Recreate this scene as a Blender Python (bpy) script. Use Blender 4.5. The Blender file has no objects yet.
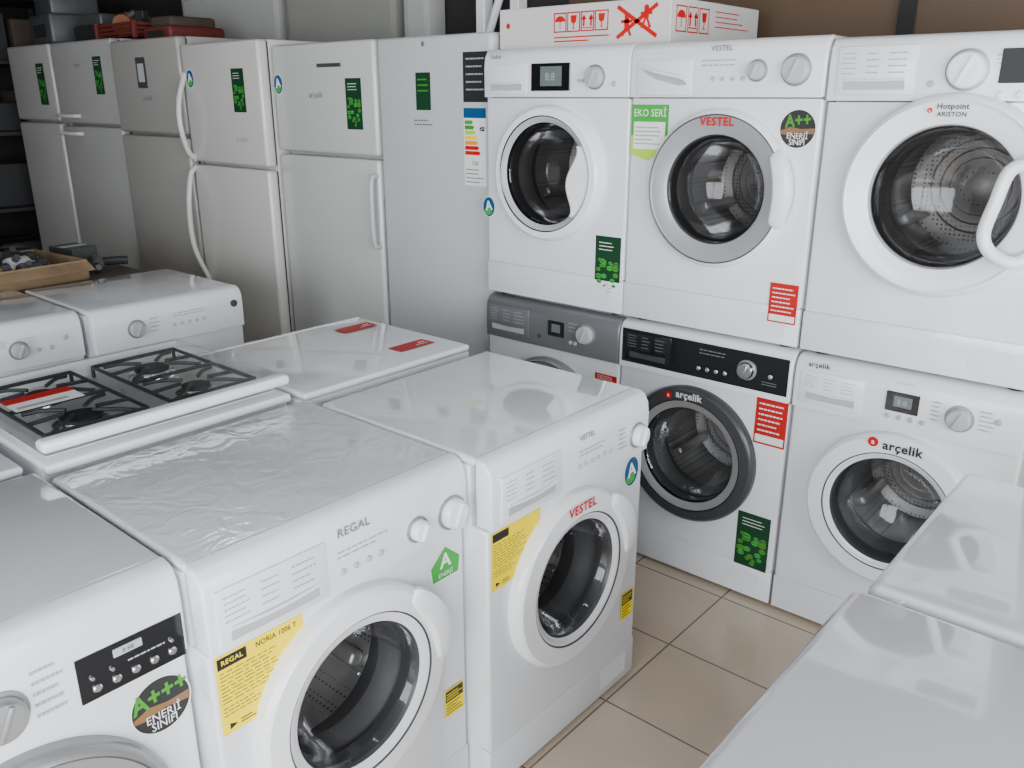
import bpy,bmesh,math,random
from mathutils import Vector,Matrix
random.seed(3)
S=bpy.context.scene; COL=S.collection
R_=math.radians
# ---------------------------------------------------------------- materials
def mat(name,col,rough=.4,metal=0.,coat=0.,noise=0.,nscale=8.,bump=0.,bscale=200.,spec=.5,bdist=.001,distort=0.):
    m=bpy.data.materials.new(name); m.use_nodes=True
    nt=m.node_tree; b=nt.nodes['Principled BSDF']
    b.inputs['Base Color'].default_value=(*col,1); b.inputs['Roughness'].default_value=rough
    b.inputs['Metallic'].default_value=metal; b.inputs['Specular IOR Level'].default_value=spec
    b.inputs['Coat Weight'].default_value=coat; b.inputs['Coat Roughness'].default_value=.04
    tc=nt.nodes.new('ShaderNodeTexCoord')
    if noise:
        n=nt.nodes.new('ShaderNodeTexNoise'); n.inputs['Scale'].default_value=nscale; n.inputs['Detail'].default_value=4
        nt.links.new(tc.outputs['Object'],n.inputs['Vector'])
        r=nt.nodes.new('ShaderNodeValToRGB')
        a=[max(0,c*(1-noise)) for c in col]; c2=[min(1,c*(1+noise)) for c in col]
        r.color_ramp.elements[0].color=(*a,1); r.color_ramp.elements[1].color=(*c2,1)
        r.color_ramp.elements[0].position=.3; r.color_ramp.elements[1].position=.7
        nt.links.new(n.outputs['Fac'],r.inputs['Fac']); nt.links.new(r.outputs['Color'],b.inputs['Base Color'])
        mr=nt.nodes.new('ShaderNodeMapRange'); mr.inputs['To Min'].default_value=max(.02,rough*.75); mr.inputs['To Max'].default_value=rough*1.25
        nt.links.new(n.outputs['Fac'],mr.inputs['Value']); nt.links.new(mr.outputs['Result'],b.inputs['Roughness'])
    if bump:
        n=nt.nodes.new('ShaderNodeTexNoise'); n.inputs['Scale'].default_value=bscale; n.inputs['Distortion'].default_value=distort
        nt.links.new(tc.outputs['Object'],n.inputs['Vector'])
        bp=nt.nodes.new('ShaderNodeBump'); bp.inputs['Strength'].default_value=bump; bp.inputs['Distance'].default_value=bdist
        nt.links.new(n.outputs['Fac'],bp.inputs['Height']); nt.links.new(bp.outputs['Normal'],b.inputs['Normal'])
        if coat: nt.links.new(bp.outputs['Normal'],b.inputs['Coat Normal'])
    return m
WHITE=mat('white_enamel',(.73,.75,.78),.16,0,.5,.02,5)
LIDW=mat('glossy_white_lid',(.72,.735,.755),.08,0,1,.02,4,.5,9)
FILM=mat('lid_under_wrinkled_plastic_film',(.70,.715,.735),.10,0,1,.02,4,.9,13,distort=1.6,bdist=.0035)
WHITE2=mat('white_plastic',(.75,.765,.79),.25,0,.2,.015,6)
WHITEB=mat('bright_white_plastic',(.83,.84,.855),.22,0,.2)
CREAM=mat('aged_white',(.54,.535,.50),.28,0,.2)
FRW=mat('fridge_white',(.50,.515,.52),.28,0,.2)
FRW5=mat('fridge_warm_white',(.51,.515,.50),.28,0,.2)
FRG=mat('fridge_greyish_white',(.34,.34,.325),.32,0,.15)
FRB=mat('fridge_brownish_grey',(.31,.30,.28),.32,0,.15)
LGREY=mat('light_grey_plastic',(.42,.43,.44),.35)
MGREY=mat('silver_grey_plastic',(.28,.285,.29),.3,.4)
PGREY=mat('grey_panel_plastic',(.17,.175,.18),.3,.3)
RINGG=mat('grey_ring_plastic',(.34,.35,.36),.3,.2)
SILV=mat('silver_inner_ring',(.50,.51,.52),.28,.6)
RIMD=mat('dark_grey_rim',(.06,.062,.066),.3,.3)
DGREY=mat('dark_grey_plastic',(.05,.052,.056),.4)
BLACK=mat('black_gloss',(.008,.008,.009),.15,0,.3)
BLACKM=mat('black_matte',(.015,.015,.016),.6)
RUBBER=mat('grey_rubber',(.085,.085,.088),.55)
CHROME=mat('chrome',(.75,.76,.78),.15,1)
STEEL=mat('brushed_steel',(.55,.56,.57),.3,1,0,.05,30)
HOBS=mat('pale_hob_metal',(.62,.63,.62),.3,.1,0,.04,20)
IRON=mat('cast_iron',(.035,.035,.037),.4,0,0,.2,60,.3,300)
GREEN=mat('sticker_green',(.008,.045,.018),.45,spec=.25)
LEAF=mat('leaf_green',(.06,.26,.03),.45,spec=.25)
BGREEN=mat('bright_green',(.04,.36,.05),.45,spec=.25)
LIME=mat('lime',(.42,.66,.06),.45,spec=.25)
YELLOW=mat('sticker_yellow',(.97,.73,.0),.55,spec=.05)
ORANGE=mat('orange',(.9,.30,.02),.4)
MOTORO=mat('dull_orange_plastic',(.18,.06,.02),.6)
RED=mat('print_red',(.55,.006,.006),.45,spec=.2)
REDS=mat('sticker_red',(.45,.012,.012),.45,spec=.2)
BLUE=mat('sticker_blue',(.005,.08,.20),.4,spec=.25)
BROWN=mat('sticker_brown',(.22,.11,.045),.5)
PAPER=mat('paper_white',(.80,.80,.78),.5)
INK=mat('ink_black',(.01,.01,.012),.5)
INKG=mat('ink_grey',(.15,.16,.19),.5)
INKL=mat('ink_light_grey',(.34,.35,.38),.5)
CARD=mat('cardboard',(.22,.145,.08),.8,0,0,.25,12)
CARDD=mat('dark_cardboard',(.05,.035,.025),.8,0,0,.2,12)  # cardboard in a much darker brown
BOXW=mat('white_carton',(.60,.58,.56),.55,0,0,.03,6)
WOOD=mat('bench_wood',(.07,.055,.04),.6,0,0,.3,7)
REDP=mat('red_plastic',(.11,.014,.010),.6)
GLASSG=mat('display_glass',(.13,.155,.15),.3,0,.1)
def drum_mat():
    m=bpy.data.materials.new('perforated_drum_steel'); m.use_nodes=True; nt=m.node_tree; b=nt.nodes['Principled BSDF']
    b.inputs['Metallic'].default_value=.8; b.inputs['Roughness'].default_value=.48
    tc=nt.nodes.new('ShaderNodeTexCoord'); v=nt.nodes.new('ShaderNodeTexVoronoi'); v.inputs['Scale'].default_value=80; v.inputs['Randomness'].default_value=.05
    nt.links.new(tc.outputs['Object'],v.inputs['Vector'])
    r=nt.nodes.new('ShaderNodeValToRGB'); r.color_ramp.elements[0].color=(.08,.078,.075,1); r.color_ramp.elements[1].color=(.50,.495,.49,1)
    r.color_ramp.elements[0].position=.16; r.color_ramp.elements[1].position=.30
    nt.links.new(v.outputs['Distance'],r.inputs['Fac']); nt.links.new(r.outputs['Color'],b.inputs['Base Color'])
    return m
DRUM=drum_mat()
DRIB=mat('drum_rib_steel',(.55,.545,.54),.4,.8)
def glass_mat(name,tint,base=.06,top=.6):
    m=bpy.data.materials.new(name); m.use_nodes=True; nt=m.node_tree; nt.nodes.clear()
    o=nt.nodes.new('ShaderNodeOutputMaterial'); mx=nt.nodes.new('ShaderNodeMixShader'); t=nt.nodes.new('ShaderNodeBsdfTransparent'); g=nt.nodes.new('ShaderNodeBsdfGlossy')
    t.inputs['Color'].default_value=(*tint,1); g.inputs['Roughness'].default_value=.06; g.inputs['Color'].default_value=(.9,.9,.92,1)
    fr=nt.nodes.new('ShaderNodeLayerWeight'); fr.inputs['Blend'].default_value=.2
    mr=nt.nodes.new('ShaderNodeMapRange'); mr.inputs['To Min'].default_value=base; mr.inputs['To Max'].default_value=top
    nt.links.new(fr.outputs['Fresnel'],mr.inputs['Value']); nt.links.new(mr.outputs['Result'],mx.inputs['Fac'])
    nt.links.new(t.outputs[0],mx.inputs[1]); nt.links.new(g.outputs[0],mx.inputs[2]); nt.links.new(mx.outputs[0],o.inputs['Surface'])
    return m
GLASS=glass_mat('smoky_door_glass',(.47,.46,.45),.035,.4)
GLASSC=glass_mat('clear_door_glass',(.80,.80,.80),.04,.4)
LIDGLASS=glass_mat('lid_glass',(.92,.94,.93),.09,.5)
# ---------------------------------------------------------------- mesh builder
_tc={}
def glyphs(s,bold=0):
    if (s,bold) in _tc: return _tc[(s,bold)]
    c=bpy.data.curves.new('t','FONT'); c.body=s; c.size=1; c.resolution_u=2; c.align_x='CENTER'; c.align_y='CENTER'; c.offset=bold
    if bold: c.space_character=1.06
    o=bpy.data.objects.new('t',c); COL.objects.link(o)
    dg=bpy.context.evaluated_depsgraph_get(); dg.update()
    me=bpy.data.meshes.new_from_object(o.evaluated_get(dg))
    r=([tuple(v.co) for v in me.vertices],[list(p.vertices) for p in me.polygons])
    bpy.data.objects.remove(o); bpy.data.curves.remove(c); bpy.data.meshes.remove(me)
    _tc[(s,bold)]=r; return r
class MB:
    def __init__(s): s.v=[];s.f=[];s.m=[];s.mats=[]
    def mi(s,m):
        if m not in s.mats: s.mats.append(m)
        return s.mats.index(m)
    def add(s,vs,fs,m,M=None):
        o=len(s.v)
        for p in vs: s.v.append(tuple(M@Vector(p)) if M is not None else tuple(p))
        k=s.mi(m)
        for f in fs: s.f.append([o+i for i in f]); s.m.append(k)
        return s
    def bm(s,b,m,M=None):
        b.verts.ensure_lookup_table(); b.verts.index_update()
        s.add([v.co[:] for v in b.verts],[[v.index for v in f.verts] for f in b.faces],m,M); b.free(); return s
    def box(s,x0,x1,y0,y1,z0,z1,m,bev=0,seg=2,M=None):
        b=bmesh.new(); bmesh.ops.create_cube(b,size=1)
        for v in b.verts: v.co=Vector(((x0+x1)/2+v.co.x*(x1-x0),(y0+y1)/2+v.co.y*(y1-y0),(z0+z1)/2+v.co.z*(z1-z0)))
        if bev: bmesh.ops.bevel(b,geom=b.edges[:],offset=bev,segments=seg,profile=.5,affect='EDGES',clamp_overlap=True)
        return s.bm(b,m,M)
    def prism(s,prof,x0,x1,m,bev=0,seg=2,M=None):
        b=bmesh.new()
        A=[b.verts.new((x0,y,z)) for y,z in prof]; B=[b.verts.new((x1,y,z)) for y,z in prof]
        n=len(prof); b.faces.new(A); b.faces.new(B[::-1])
        for i in range(n): b.faces.new((A[i],B[i],B[(i+1)%n],A[(i+1)%n]))
        bmesh.ops.recalc_face_normals(b,faces=b.faces[:])
        if bev:
            es=[e for e in b.edges if abs(e.verts[0].co.x-e.verts[1].co.x)<1e-6]
            bmesh.ops.bevel(b,geom=es,offset=bev,segments=seg,profile=.5,affect='EDGES',clamp_overlap=True)
        return s.bm(b,m,M)
    def lathe(s,prof,m,cx=0,cz=0,n=56,a0=0,a1=360,M=None,shape=None):
        full=abs(a1-a0)>=359.9; k=n if full else n+1; P=len(prof)
        ms=m if isinstance(m,list) else [m]*(P-1)
        vs=[]
        for i in range(k):
            a=R_(a0+(a1-a0)*i/n)
            for r,y in prof:
                if shape: r,y=shape(r,y,i/n)
                vs.append((cx+r*math.cos(a),y,cz+r*math.sin(a)))
        o=len(s.v)
        for p in vs: s.v.append(tuple(M@Vector(p)) if M is not None else p)
        for i in range(n):
            j=(i+1)%k
            for q in range(P-1):
                s.f.append([o+i*P+q,o+j*P+q,o+j*P+q+1,o+i*P+q+1]); s.m.append(s.mi(ms[q]))
        if not full:
            s.f.append([o+q for q in range(P)]); s.m.append(s.mi(ms[0]))
            s.f.append([o+n*P+q for q in range(P)]); s.m.append(s.mi(ms[0]))
        return s
    def zlathe(s,prof,m,x=0,y=0,z=0,n=32,M=None):
        T=Matrix.Translation((x,y,z))@Matrix.Rotation(R_(90),4,'X')
        if M is not None: T=M@T
        return s.lathe(prof,m,0,0,n,M=T)
    def tube(s,pts,r,m,n=10,sub=5,M=None,flat=1.0):
        P=[Vector(p) for p in pts]; Q=[]
        if sub>1:
            E=[P[0]*2-P[1]]+P+[P[-1]*2-P[-2]]
            for i in range(1,len(E)-2):
                for k in range(sub):
                    t=k/sub; a,b,c,d=E[i-1],E[i],E[i+1],E[i+2]
                    Q.append(.5*((2*b)+(c-a)*t+(2*a-5*b+4*c-d)*t*t+(3*b-a-3*c+d)*t**3))
            Q.append(P[-1])
        else: Q=P
        vs=[];N=len(Q); up=None
        for i in range(N):
            d=(Q[min(i+1,N-1)]-Q[max(i-1,0)]).normalized()
            if up is None:
                up=Vector((0,0,1)) if abs(d.z)<.9 else Vector((0,1,0))
            side=d.cross(up).normalized(); up=side.cross(d).normalized()
            for k in range(n):
                a=2*math.pi*k/n; vs.append(Q[i]+side*math.cos(a)*r+up*math.sin(a)*r*flat)
        fs=[]
        for i in range(N-1):
            for k in range(n):
                k2=(k+1)%n; fs.append([i*n+k,i*n+k2,(i+1)*n+k2,(i+1)*n+k])
        fs.append(list(range(n))); fs.append([(N-1)*n+k for k in range(n)])
        return s.add(vs,fs,m,M)
    def poly(s,pts,y,m,M=None): return s.add([(x,y,z) for x,z in pts],[list(range(len(pts)))],m,M)
    def rect(s,x0,x1,z0,z1,y,m,M=None): return s.poly([(x0,z0),(x1,z0),(x1,z1),(x0,z1)],y,m,M)
    def disc(s,cx,cz,r,y,m,n=32,rz=None,M=None):
        rz=rz or r
        return s.poly([(cx+r*math.cos(2*math.pi*i/n),cz+rz*math.sin(2*math.pi*i/n)) for i in range(n)],y,m,M)
    def text(s,t,size,x,z,y,m,rot=0,sx=1,M=None,bold=0):
        v,f=glyphs(t,bold); c,sn=math.cos(R_(rot)),math.sin(R_(rot))
        vs=[]
        for p in v:
            a=p[0]*size*sx;b=p[1]*size
            vs.append((x+a*c-b*sn,y,z+a*sn+b*c))
        return s.add(vs,f,m,M)
    def lines(s,x0,x1,z0,z1,n,y,m,thick=.4,M=None):
        for i in range(n):
            z=z1-(z1-z0)*(i+.5)/n; h=(z1-z0)/n*thick/2; e=x0+(x1-x0)*random.uniform(.6,1)
            s.rect(x0,e,z-h,z+h,y,m,M)
        return s
    def words(s,x0,x1,z0,z1,n,y,m,thick=.4):
        for i in range(n):
            z=z1-(z1-z0)*(i+.5)/n; h=(z1-z0)/n*thick/2; x=x0; e=x0+(x1-x0)*random.uniform(.7,1)
            while x<e:
                l=random.uniform(.06,.16)*(x1-x0); s.rect(x,min(x+l,e),z-h,z+h,y,m); x+=l+.03*(x1-x0)
        return s
    def obj(s,name,parent=None,label=None,loc=(0,0,0),rot=0,weld=True,smooth=True,**kw):
        me=bpy.data.meshes.new(name); me.from_pydata(s.v,[],s.f)
        for m in s.mats: me.materials.append(m)
        for p,k in zip(me.polygons,s.m): p.material_index=k
        if weld:
            b=bmesh.new(); b.from_mesh(me); bmesh.ops.remove_doubles(b,verts=b.verts,dist=2e-5)
            bmesh.ops.recalc_face_normals(b,faces=b.faces[:]); b.to_mesh(me); b.free()
        if smooth:
            for p in me.polygons: p.use_smooth=True
            me.set_sharp_from_angle(angle=R_(32))
        me.update()
        return mkobj(name,me,parent,label,loc,rot,**kw)
def mkobj(name,me,parent=None,label=None,loc=(0,0,0),rot=0,**kw):
    o=bpy.data.objects.new(name,me); COL.objects.link(o); o.location=loc; o.rotation_euler=(0,0,R_(rot))
    if parent: o.parent=parent
    if label: o['label']=label
    for k,v in kw.items(): o[k]=v
    return o
def empty(name,loc,rot,label,cat,group=None):
    o=bpy.data.objects.new(name,None); o.empty_display_size=.1; COL.objects.link(o); o.location=loc; o.rotation_euler=(0,0,R_(rot))
    o['label']=label; o['category']=cat
    if group:o['group']=group
    return o
# ---------------------------------------------------------------- washing machine
_body={}
def body_mesh(w,d,h,rh,cx,cz):
    key=(w,d,h,rh,cx,cz)
    if key in _body: return _body[key]
    mb=MB(); mb.prism([(0,.125),(0,h-.158),(.05,h-.158),(.05,h-.02),(d,h-.02),(d,.012),(.025,.012),(.025,.125)],-w/2,w/2,WHITE,.009,3)
    o=mb.obj('tmp',weld=False)
    c=MB().lathe([(0,-.1),(rh,-.1),(rh,.36),(0,.36)],BLACKM,cx,cz,64).obj('cut')
    md=o.modifiers.new('b','BOOLEAN'); md.object=c; md.operation='DIFFERENCE'; md.solver='EXACT'
    dg=bpy.context.evaluated_depsgraph_get(); dg.update()
    me=bpy.data.meshes.new_from_object(o.evaluated_get(dg)); me.name='washer_body'
    for p in me.polygons: p.use_smooth=True
    me.set_sharp_from_angle(angle=R_(32))
    bpy.data.objects.remove(o); bpy.data.objects.remove(c)
    _body[key]=me; return me
def ring_profile(R,ri,rm,dep):
    return [(R,.001),(R,-.55*dep),(R-.004,-.78*dep),(R-.012,-.95*dep),(rm+.004,-dep),(rm,-dep*.93),(rm-.006,-dep*.9),(ri+.014,-dep*.80),(ri+.006,-dep*.70),(ri+.001,-dep*.4),(ri-.004,.02)]
def washer(label,loc,rot,w=.596,d=.54,h=.85,door=None,panel=None,group='front-loading washing machines in the shop',cat='washing machine',name='washing_machine',fulltop=False,lidm=None):
    E=empty(name,loc,rot,label,cat,group)
    D=dict(R=.212,ri=.138,rm=.185,cx=0,cz=.455,style='white',dep=.036,handle='side',ha=0,glass=GLASS); D.update(door or {})
    hole=D['ri']+.012; lidm=lidm or LIDW
    mkobj('body',body_mesh(w,d,h,hole,D['cx'],D['cz']),E)
    if fulltop:
        MB().box(-w/2-.001,w/2+.001,-.022,d+.002,h-.035,h+.006,lidm,.018,5).obj('lid',E)
    else:
        MB().box(-w/2,w/2,.034,d+.002,h-.0195,h,lidm,.009,4).obj('lid',E)
    k=MB().prism([(0,.014),(-.0015,.03),(-.0015,.115),(0,.124),(.024,.124),(.024,.014)],-w/2,w/2,WHITE,.003,2)
    k.rect(w/2-.16,w/2-.04,.035,.1,-.0019,WHITE2)
    k.obj('kick_plate',E)
    for sx in(-1,1):
        for yy in(.05,d-.05):
            MB().zlathe([(0,0),(.02,0),(.02,.013),(0,.013)],BLACKM,sx*(w/2-.05),yy,0,16).obj('foot',E)
    P=dict(mat=WHITE2,face=None,knobs=[(.24,.745,.03)],drawer=(-.285,-.09,.70,.80),buttons=[],display=None,brand=None,text=True,knobmat=WHITEB,dface=None,scoop=False,screen=True,dispmat=BLACK,digmat=LGREY); P.update(panel or {})
    zo=h-.85
    cp=MB().prism([(-.012,.696+zo),(-.013,.79+zo),(-.009,.822+zo),(.001,.84+zo),(.014,.848+zo),(.033,.8505+zo),(.033,.696+zo)],-w/2-.001,w/2+.001,P['mat'],.006,3)
    if P['face']:
        x0,x1,z0,z1,fm=P['face']; cp.rect(x0,x1,z0+zo,z1+zo,-.0142,fm)
    if P['brand']:
        t,bx,bz,bs,bmat=P['brand']; cp.text(t,bs,bx,bz+zo,-.0145,bmat,bold=.01)
    im=P.get('ink',INKL)
    if P['text']:
        for (tx0,tx1,tz0,tz1,tn) in P.get('textblocks',[(.0,.06,.775,.80,3),(.09,.15,.775,.80,3)]):
            cp.words(tx0,tx1,tz0+zo,tz1+zo,tn,-.0145,im,.28)
    C=cp.obj('control_panel',E)
    if P['drawer']:
        x0,x1,z0,z1=P['drawer']; dm=P['dface'] or P['mat']
        dr=MB().box(x0,x1,-.0165,.01,z0+zo,z1+zo,dm,.003,2)
        if P['scoop']:
            dr.poly([(x0+.02,z1-.02+zo),(x0+.05,z1-.022+zo),(x0+.10,z1-.04+zo),(x1-.015,z0+.045+zo),(x1-.012,z0+.03+zo),(x1-.04,z0+.028+zo),(x0+.07,z0+.045+zo),(x0+.03,z0+.065+zo)],-.0172,LGREY)
            dr.tube([(x0+.015,-.018,z1-.018+zo),(x0+.08,-.026,z1-.035+zo),(x1-.03,-.022,z0+.05+zo),(x1-.008,-.018,z0+.035+zo)],.006,dm,8,5)
        else:
            dr.box(x0+.02,x1-.02,-.0172,-.0155,z0+.012+zo,z0+.032+zo,LGREY if dm is not BLACK else DGREY,.0006,1)
            dr.tube([(x0+.02,-.018,z0+.036+zo),((x0+x1)/2,-.022,z0+.034+zo),(x1-.02,-.018,z0+.036+zo)],.0035,dm,8,4)
            if P['text']:
                dr.words(x0+.012,x0+(x1-x0)*.28,z0+.045+zo,z1-.01+zo,5,-.0172,im,.22)
                dr.words(x0+(x1-x0)*.38,x0+(x1-x0)*.55,z0+.045+zo,z1-.01+zo,4,-.0172,im,.22)
                dr.words(x0+(x1-x0)*.66,x0+(x1-x0)*.9,z0+.045+zo,z1-.01+zo,4,-.0172,im,.22)
        dr.obj('detergent_drawer',C)
    for kb in P['knobs']:
        kx,kz,kr=kb[:3]; km=kb[3] if len(kb)>3 else P['knobmat']
        q=MB().lathe([(kr+.006,-.012),(kr+.005,-.0165),(kr,-.017),(kr*.96,-.03),(kr*.86,-.035),(kr*.55,-.036),(0,-.0355)],[MGREY,MGREY]+[km]*4,kx,kz+zo,36)
        q.box(kx-.004,kx+.004,-.041,-.03,kz+zo-kr*.8,kz+zo+kr*.8,km,.002,2,M=Matrix.Translation((kx,0,kz+zo))@Matrix.Rotation(R_(25),4,'Y')@Matrix.Translation((-kx,0,-kz-zo)))
        q.obj('knob',C)
    for b in P['buttons']:
        bx,bz,br=b[:3]; bmt=b[3] if len(b)>3 else LGREY
        MB().lathe([(br,-.012),(br,-.0165),(br*.7,-.0185),(0,-.0185)],bmt,bx,bz+zo,16).obj('button',C)
    if P['display']:
        x0,x1,z0,z1=P['display']
        dd=MB().box(x0,x1,-.0165,-.005,z0+zo,z1+zo,P['dispmat'],.0015,1)
        if P['screen']: dd.rect(x0+(x1-x0)*.25,x1-(x1-x0)*.2,z0+.015+zo,z1-.010+zo,-.0172,GLASSG)
        if P.get('digits'): dd.text(P['digits'],(z1-z0)*.4,(x0+x1)/2,(z0+z1)/2+zo,-.0176,P['digmat'])
        dd.obj('display',C)
    R,ri,rm,cx,cz,dep=D['R'],D['ri'],D['rm'],D['cx'],D['cz'],D['dep']
    st=D['style']
    O,I,L={'white':(WHITEB,WHITEB,LGREY),'grey':(WHITEB,RINGG,DGREY),'silver':(MGREY,MGREY,DGREY),'black':(RIMD,SILV,BLACK),'soft':(WHITEB,WHITE2,DGREY),'thin':(WHITEB,LGREY,BLACK)}[st]
    pr=ring_profile(R,ri,rm,dep)
    dr=MB().lathe(pr,[O,O,O,O,L if st!='white' else I,I,I,I,L,DGREY],cx,cz,72)
    if D.get('brand'):
        for (t,s_,dx,dz,tm) in D['brand']: dr.text(t,s_,cx+dx,cz+dz,-dep-.002,tm,bold=D.get('bold',.025))
    if D.get('dot'):
        dx,dz,r_=D['dot']; dr.disc(cx+dx,cz+dz,r_,-dep-.002,RED)
        dr.text('a',r_*1.5,cx+dx,cz+dz,-dep-.0024,PAPER,bold=.02)
    DO=dr.obj('door',E)
    MB().lathe([(ri+.002,-dep*.5),(ri-.006,-dep*.2),(ri*.93,.02),(ri*.82,.075),(ri*.66,.115),(ri*.4,.132),(0,.137)],D['glass'],cx,cz,56).obj('door_glass',DO)
    hm=WHITEB; a=D['ha']
    if D['handle']=='side':
        hp=[(R+.006,-.004),(R+.014,-dep*.8),(R+.010,-dep-.010),(R-.010,-dep-.016),(R-.034,-dep-.011),(R-.046,-dep*.88),(R-.03,-dep*.5)]
        rc=R-.014
        def shp(r,y,t):
            f=max(0,math.sin(math.pi*t))**.38
            return rc+(r-rc)*(.35+.65*f), -dep*.8+(y+dep*.8)*(.15+.85*f)
        MB().lathe(hp,hm,cx,cz,28,a-29,a+29,shape=shp).obj('door_handle',DO)
    elif D['handle']=='crescent':
        n=22;mb=MB();vs=[]
        for i in range(n+1):
            t=i/n; an=R_(-44+76*t); xo=(ri+.02)*math.cos(an);zo2=(ri+.02)*math.sin(an)
            th=.066*math.sin(math.pi*t)**1.7+.016
            xi=xo-th; vs+= [(cx+xo,-dep*.9,cz+zo2),(cx+xo,-dep-.006,cz+zo2),(cx+xi+.008,-dep-.008,cz+zo2),(cx+xi,-dep-.002,cz+zo2),(cx+xi-.002,-dep*.4,cz+zo2)]
        fs=[]
        for i in range(n):
            for q in range(5): fs.append([i*5+q,i*5+(q+1)%5,(i+1)*5+(q+1)%5,(i+1)*5+q])
        fs+= [[0,1,2,3,4],[n*5+q for q in range(5)]]
        mb.add(vs,fs,hm).obj('door_handle',DO)
    elif D['handle']=='loop':
        y=-dep-.03
        MB().tube([(cx+.235,-dep*.6,cz+.085),(cx+.20,y+.008,cz+.092),(cx+.150,y,cz+.078),(cx+.130,y-.004,cz+.0),(cx+.118,y-.004,cz-.07),(cx+.140,y,cz-.112),(cx+.19,y+.01,cz-.13),(cx+.225,-dep*.6,cz-.10)],.0155,hm,12,6).obj('door_handle',DO)
    elif D['handle']=='slot':
        MB().lathe([(R-.006,-dep-.001),(R-.012,-dep-.006),(R-.026,-dep-.006),(R-.03,-dep-.001)],O,cx,cz,14,a-20,a+20).obj('door_handle',DO)
    MB().lathe([(hole-.001,.002),(hole-.004,.03),(ri-.012,.05),(ri-.018,.075),(ri-.006,.10),(hole-.003,.13)],RUBBER,cx,cz,56).obj('door_seal',E)
    dm=MB().lathe([(hole-.002,.13),(hole-.002,.335),(hole-.03,.35),(.06,.345),(.03,.33),(0,.33)],DRUM,cx,cz,56)
    for rr in (.05,.075,.10,.125):
        if rr<hole-.03: dm.lathe([(rr,.347),(rr+.003,.341),(rr+.006,.347)],DRIB,cx,cz,40)
    for q in range(9):
        an=2*math.pi*q/9; M=Matrix.Translation((cx,0,cz))@Matrix.Rotation(an,4,'Y')
        dm.box(hole-.006,hole-.002,.135,.33,-.004,.004,DRIB,.0015,1,M=M)
    for q in range(3):
        an=2*math.pi*q/3+.5; M=Matrix.Translation((cx,0,cz))@Matrix.Rotation(an,4,'Y')
        dm.box(hole-.04,hole-.002,.14,.33,-.016,.016,DRIB,.01,3,M=M)
    dm.obj('drum',E)
    return E
# ---------------------------------------------------------------- stickers
def st_leaf(E,x,z,w,h,y=-.0012):
    m=MB().rect(x-w/2,x+w/2,z-h/2,z+h/2,y,GREEN)
    rnd=random.Random(5)
    for i in range(22):
        px=x+rnd.uniform(-.36,.36)*w; pz=z-h*.5+rnd.uniform(.08,.62)*h
        r=w*rnd.uniform(.07,.13)
        m.disc(px,pz,r,y-.0002-i*.00002,LEAF if i%3 else BGREEN,10,r*.7); m.rect(px-r*.9,px+r*.9,pz-.0008,pz+.0008,y-.0008,GREEN)
    m.lines(x-w*.35,x+w*.35,z+h*.25,z+h*.42,3,y-.0006,PAPER,.2)
    m.obj('leaf_sticker',E,weld=False)
def st_red(E,x,z,w,h,y=-.0012,m0=REDS):
    m=MB().rect(x-w/2,x+w/2,z-h/2,z+h/2,y,m0).rect(x-w*.45,x+w*.45,z-h*.46,z-h*.30,y-.0003,PAPER)
    m.words(x-w*.40,x+w*.42,z-h*.26,z+h*.42,6,y-.0004,PAPER,.26)
    m.obj('red_sticker',E,weld=False)
def st_badge(E,x,z,r,y=-.0012,plus='A+++'):
    m=MB().disc(x,z,r,y,PAPER,40).disc(x,z,r*.95,y-.0003,BLACKM,40)
    m.poly([(x-r*.93,z-.10*r),(x-r*.4,z+.10*r),(x+r*.2,z+.0*r),(x+r*.94,z+.05*r),(x+r*.88,z-r*.26),(x+.1*r,z-r*.16),(x-r*.6,z-r*.30),(x-r*.88,z-r*.26)],y-.0005,BROWN)
    m.text(plus,r*.86,x,z+r*.40,y-.001,LEAF,5,.84,bold=.03)
    m.text('ENERJİ',r*.42,x+.02*r,z-r*.36,y-.001,PAPER,sx=.9); m.text('SINIFI',r*.42,x+.02*r,z-r*.68,y-.001,PAPER,sx=.85)
    m.obj('energy_class_sticker',E,weld=False)
def st_blueA(E,x,z,r,y=-.0012,M=None):
    m=MB().disc(x,z,r,y,PAPER,28,r*1.25,M).disc(x,z,r*.92,y-.0003,BLUE,28,r*1.15,M).disc(x-.1*r,z-.55*r,r*.6,y-.0005,BGREEN,20,r*.4,M)
    m.text('A',r*1.5,x,z+r*.1,y-.0008,PAPER,8,M=M,bold=.03)
    m.obj('energy_class_sticker',E,weld=False)
def st_yellow(E,x0,x1,z0,z1,y=-.0012,head=None,sub=None):
    w=x1-x0;h=z1-z0
    pts=[(x0,z0)]
    for i in range(9):   # curved lower edge
        t=i/8; pts.append((x0+w*(.30+.70*t**.8), z0+h*.70*t**1.5))
    m=MB().poly(pts+[(x1,z1),(x0,z1)],y,YELLOW)
    m.rect(x0+.004,x0+w*.34,z1-h*.17,z1-h*.03,y-.0003,INK)
    if head: m.text(head,h*.085,x0+w*.18,z1-h*.10,y-.0006,YELLOW,bold=.01)
    if sub: m.text(sub,h*.095,x0+w*.68,z1-h*.09,y-.0004,INK,sx=.85,bold=.02)
    m.words(x0+.006,x0+w*.74,z0+h*.38,z1-h*.20,9,y-.0003,INK,.24)
    m.words(x0+.006,x0+w*.48,z0+h*.22,z0+h*.36,3,y-.0003,INK,.26)
    m.poly([(x0+w*.08,z0+h*.05),(x0+w*.17,z0+h*.09),(x0+w*.08,z0+h*.13)],y-.0003,INK).lines(x0+w*.2,x0+w*.38,z0+h*.05,z0+h*.13,2,y-.0003,INK,.4)
    m.obj('yellow_product_sticker',E,weld=False)
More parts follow.
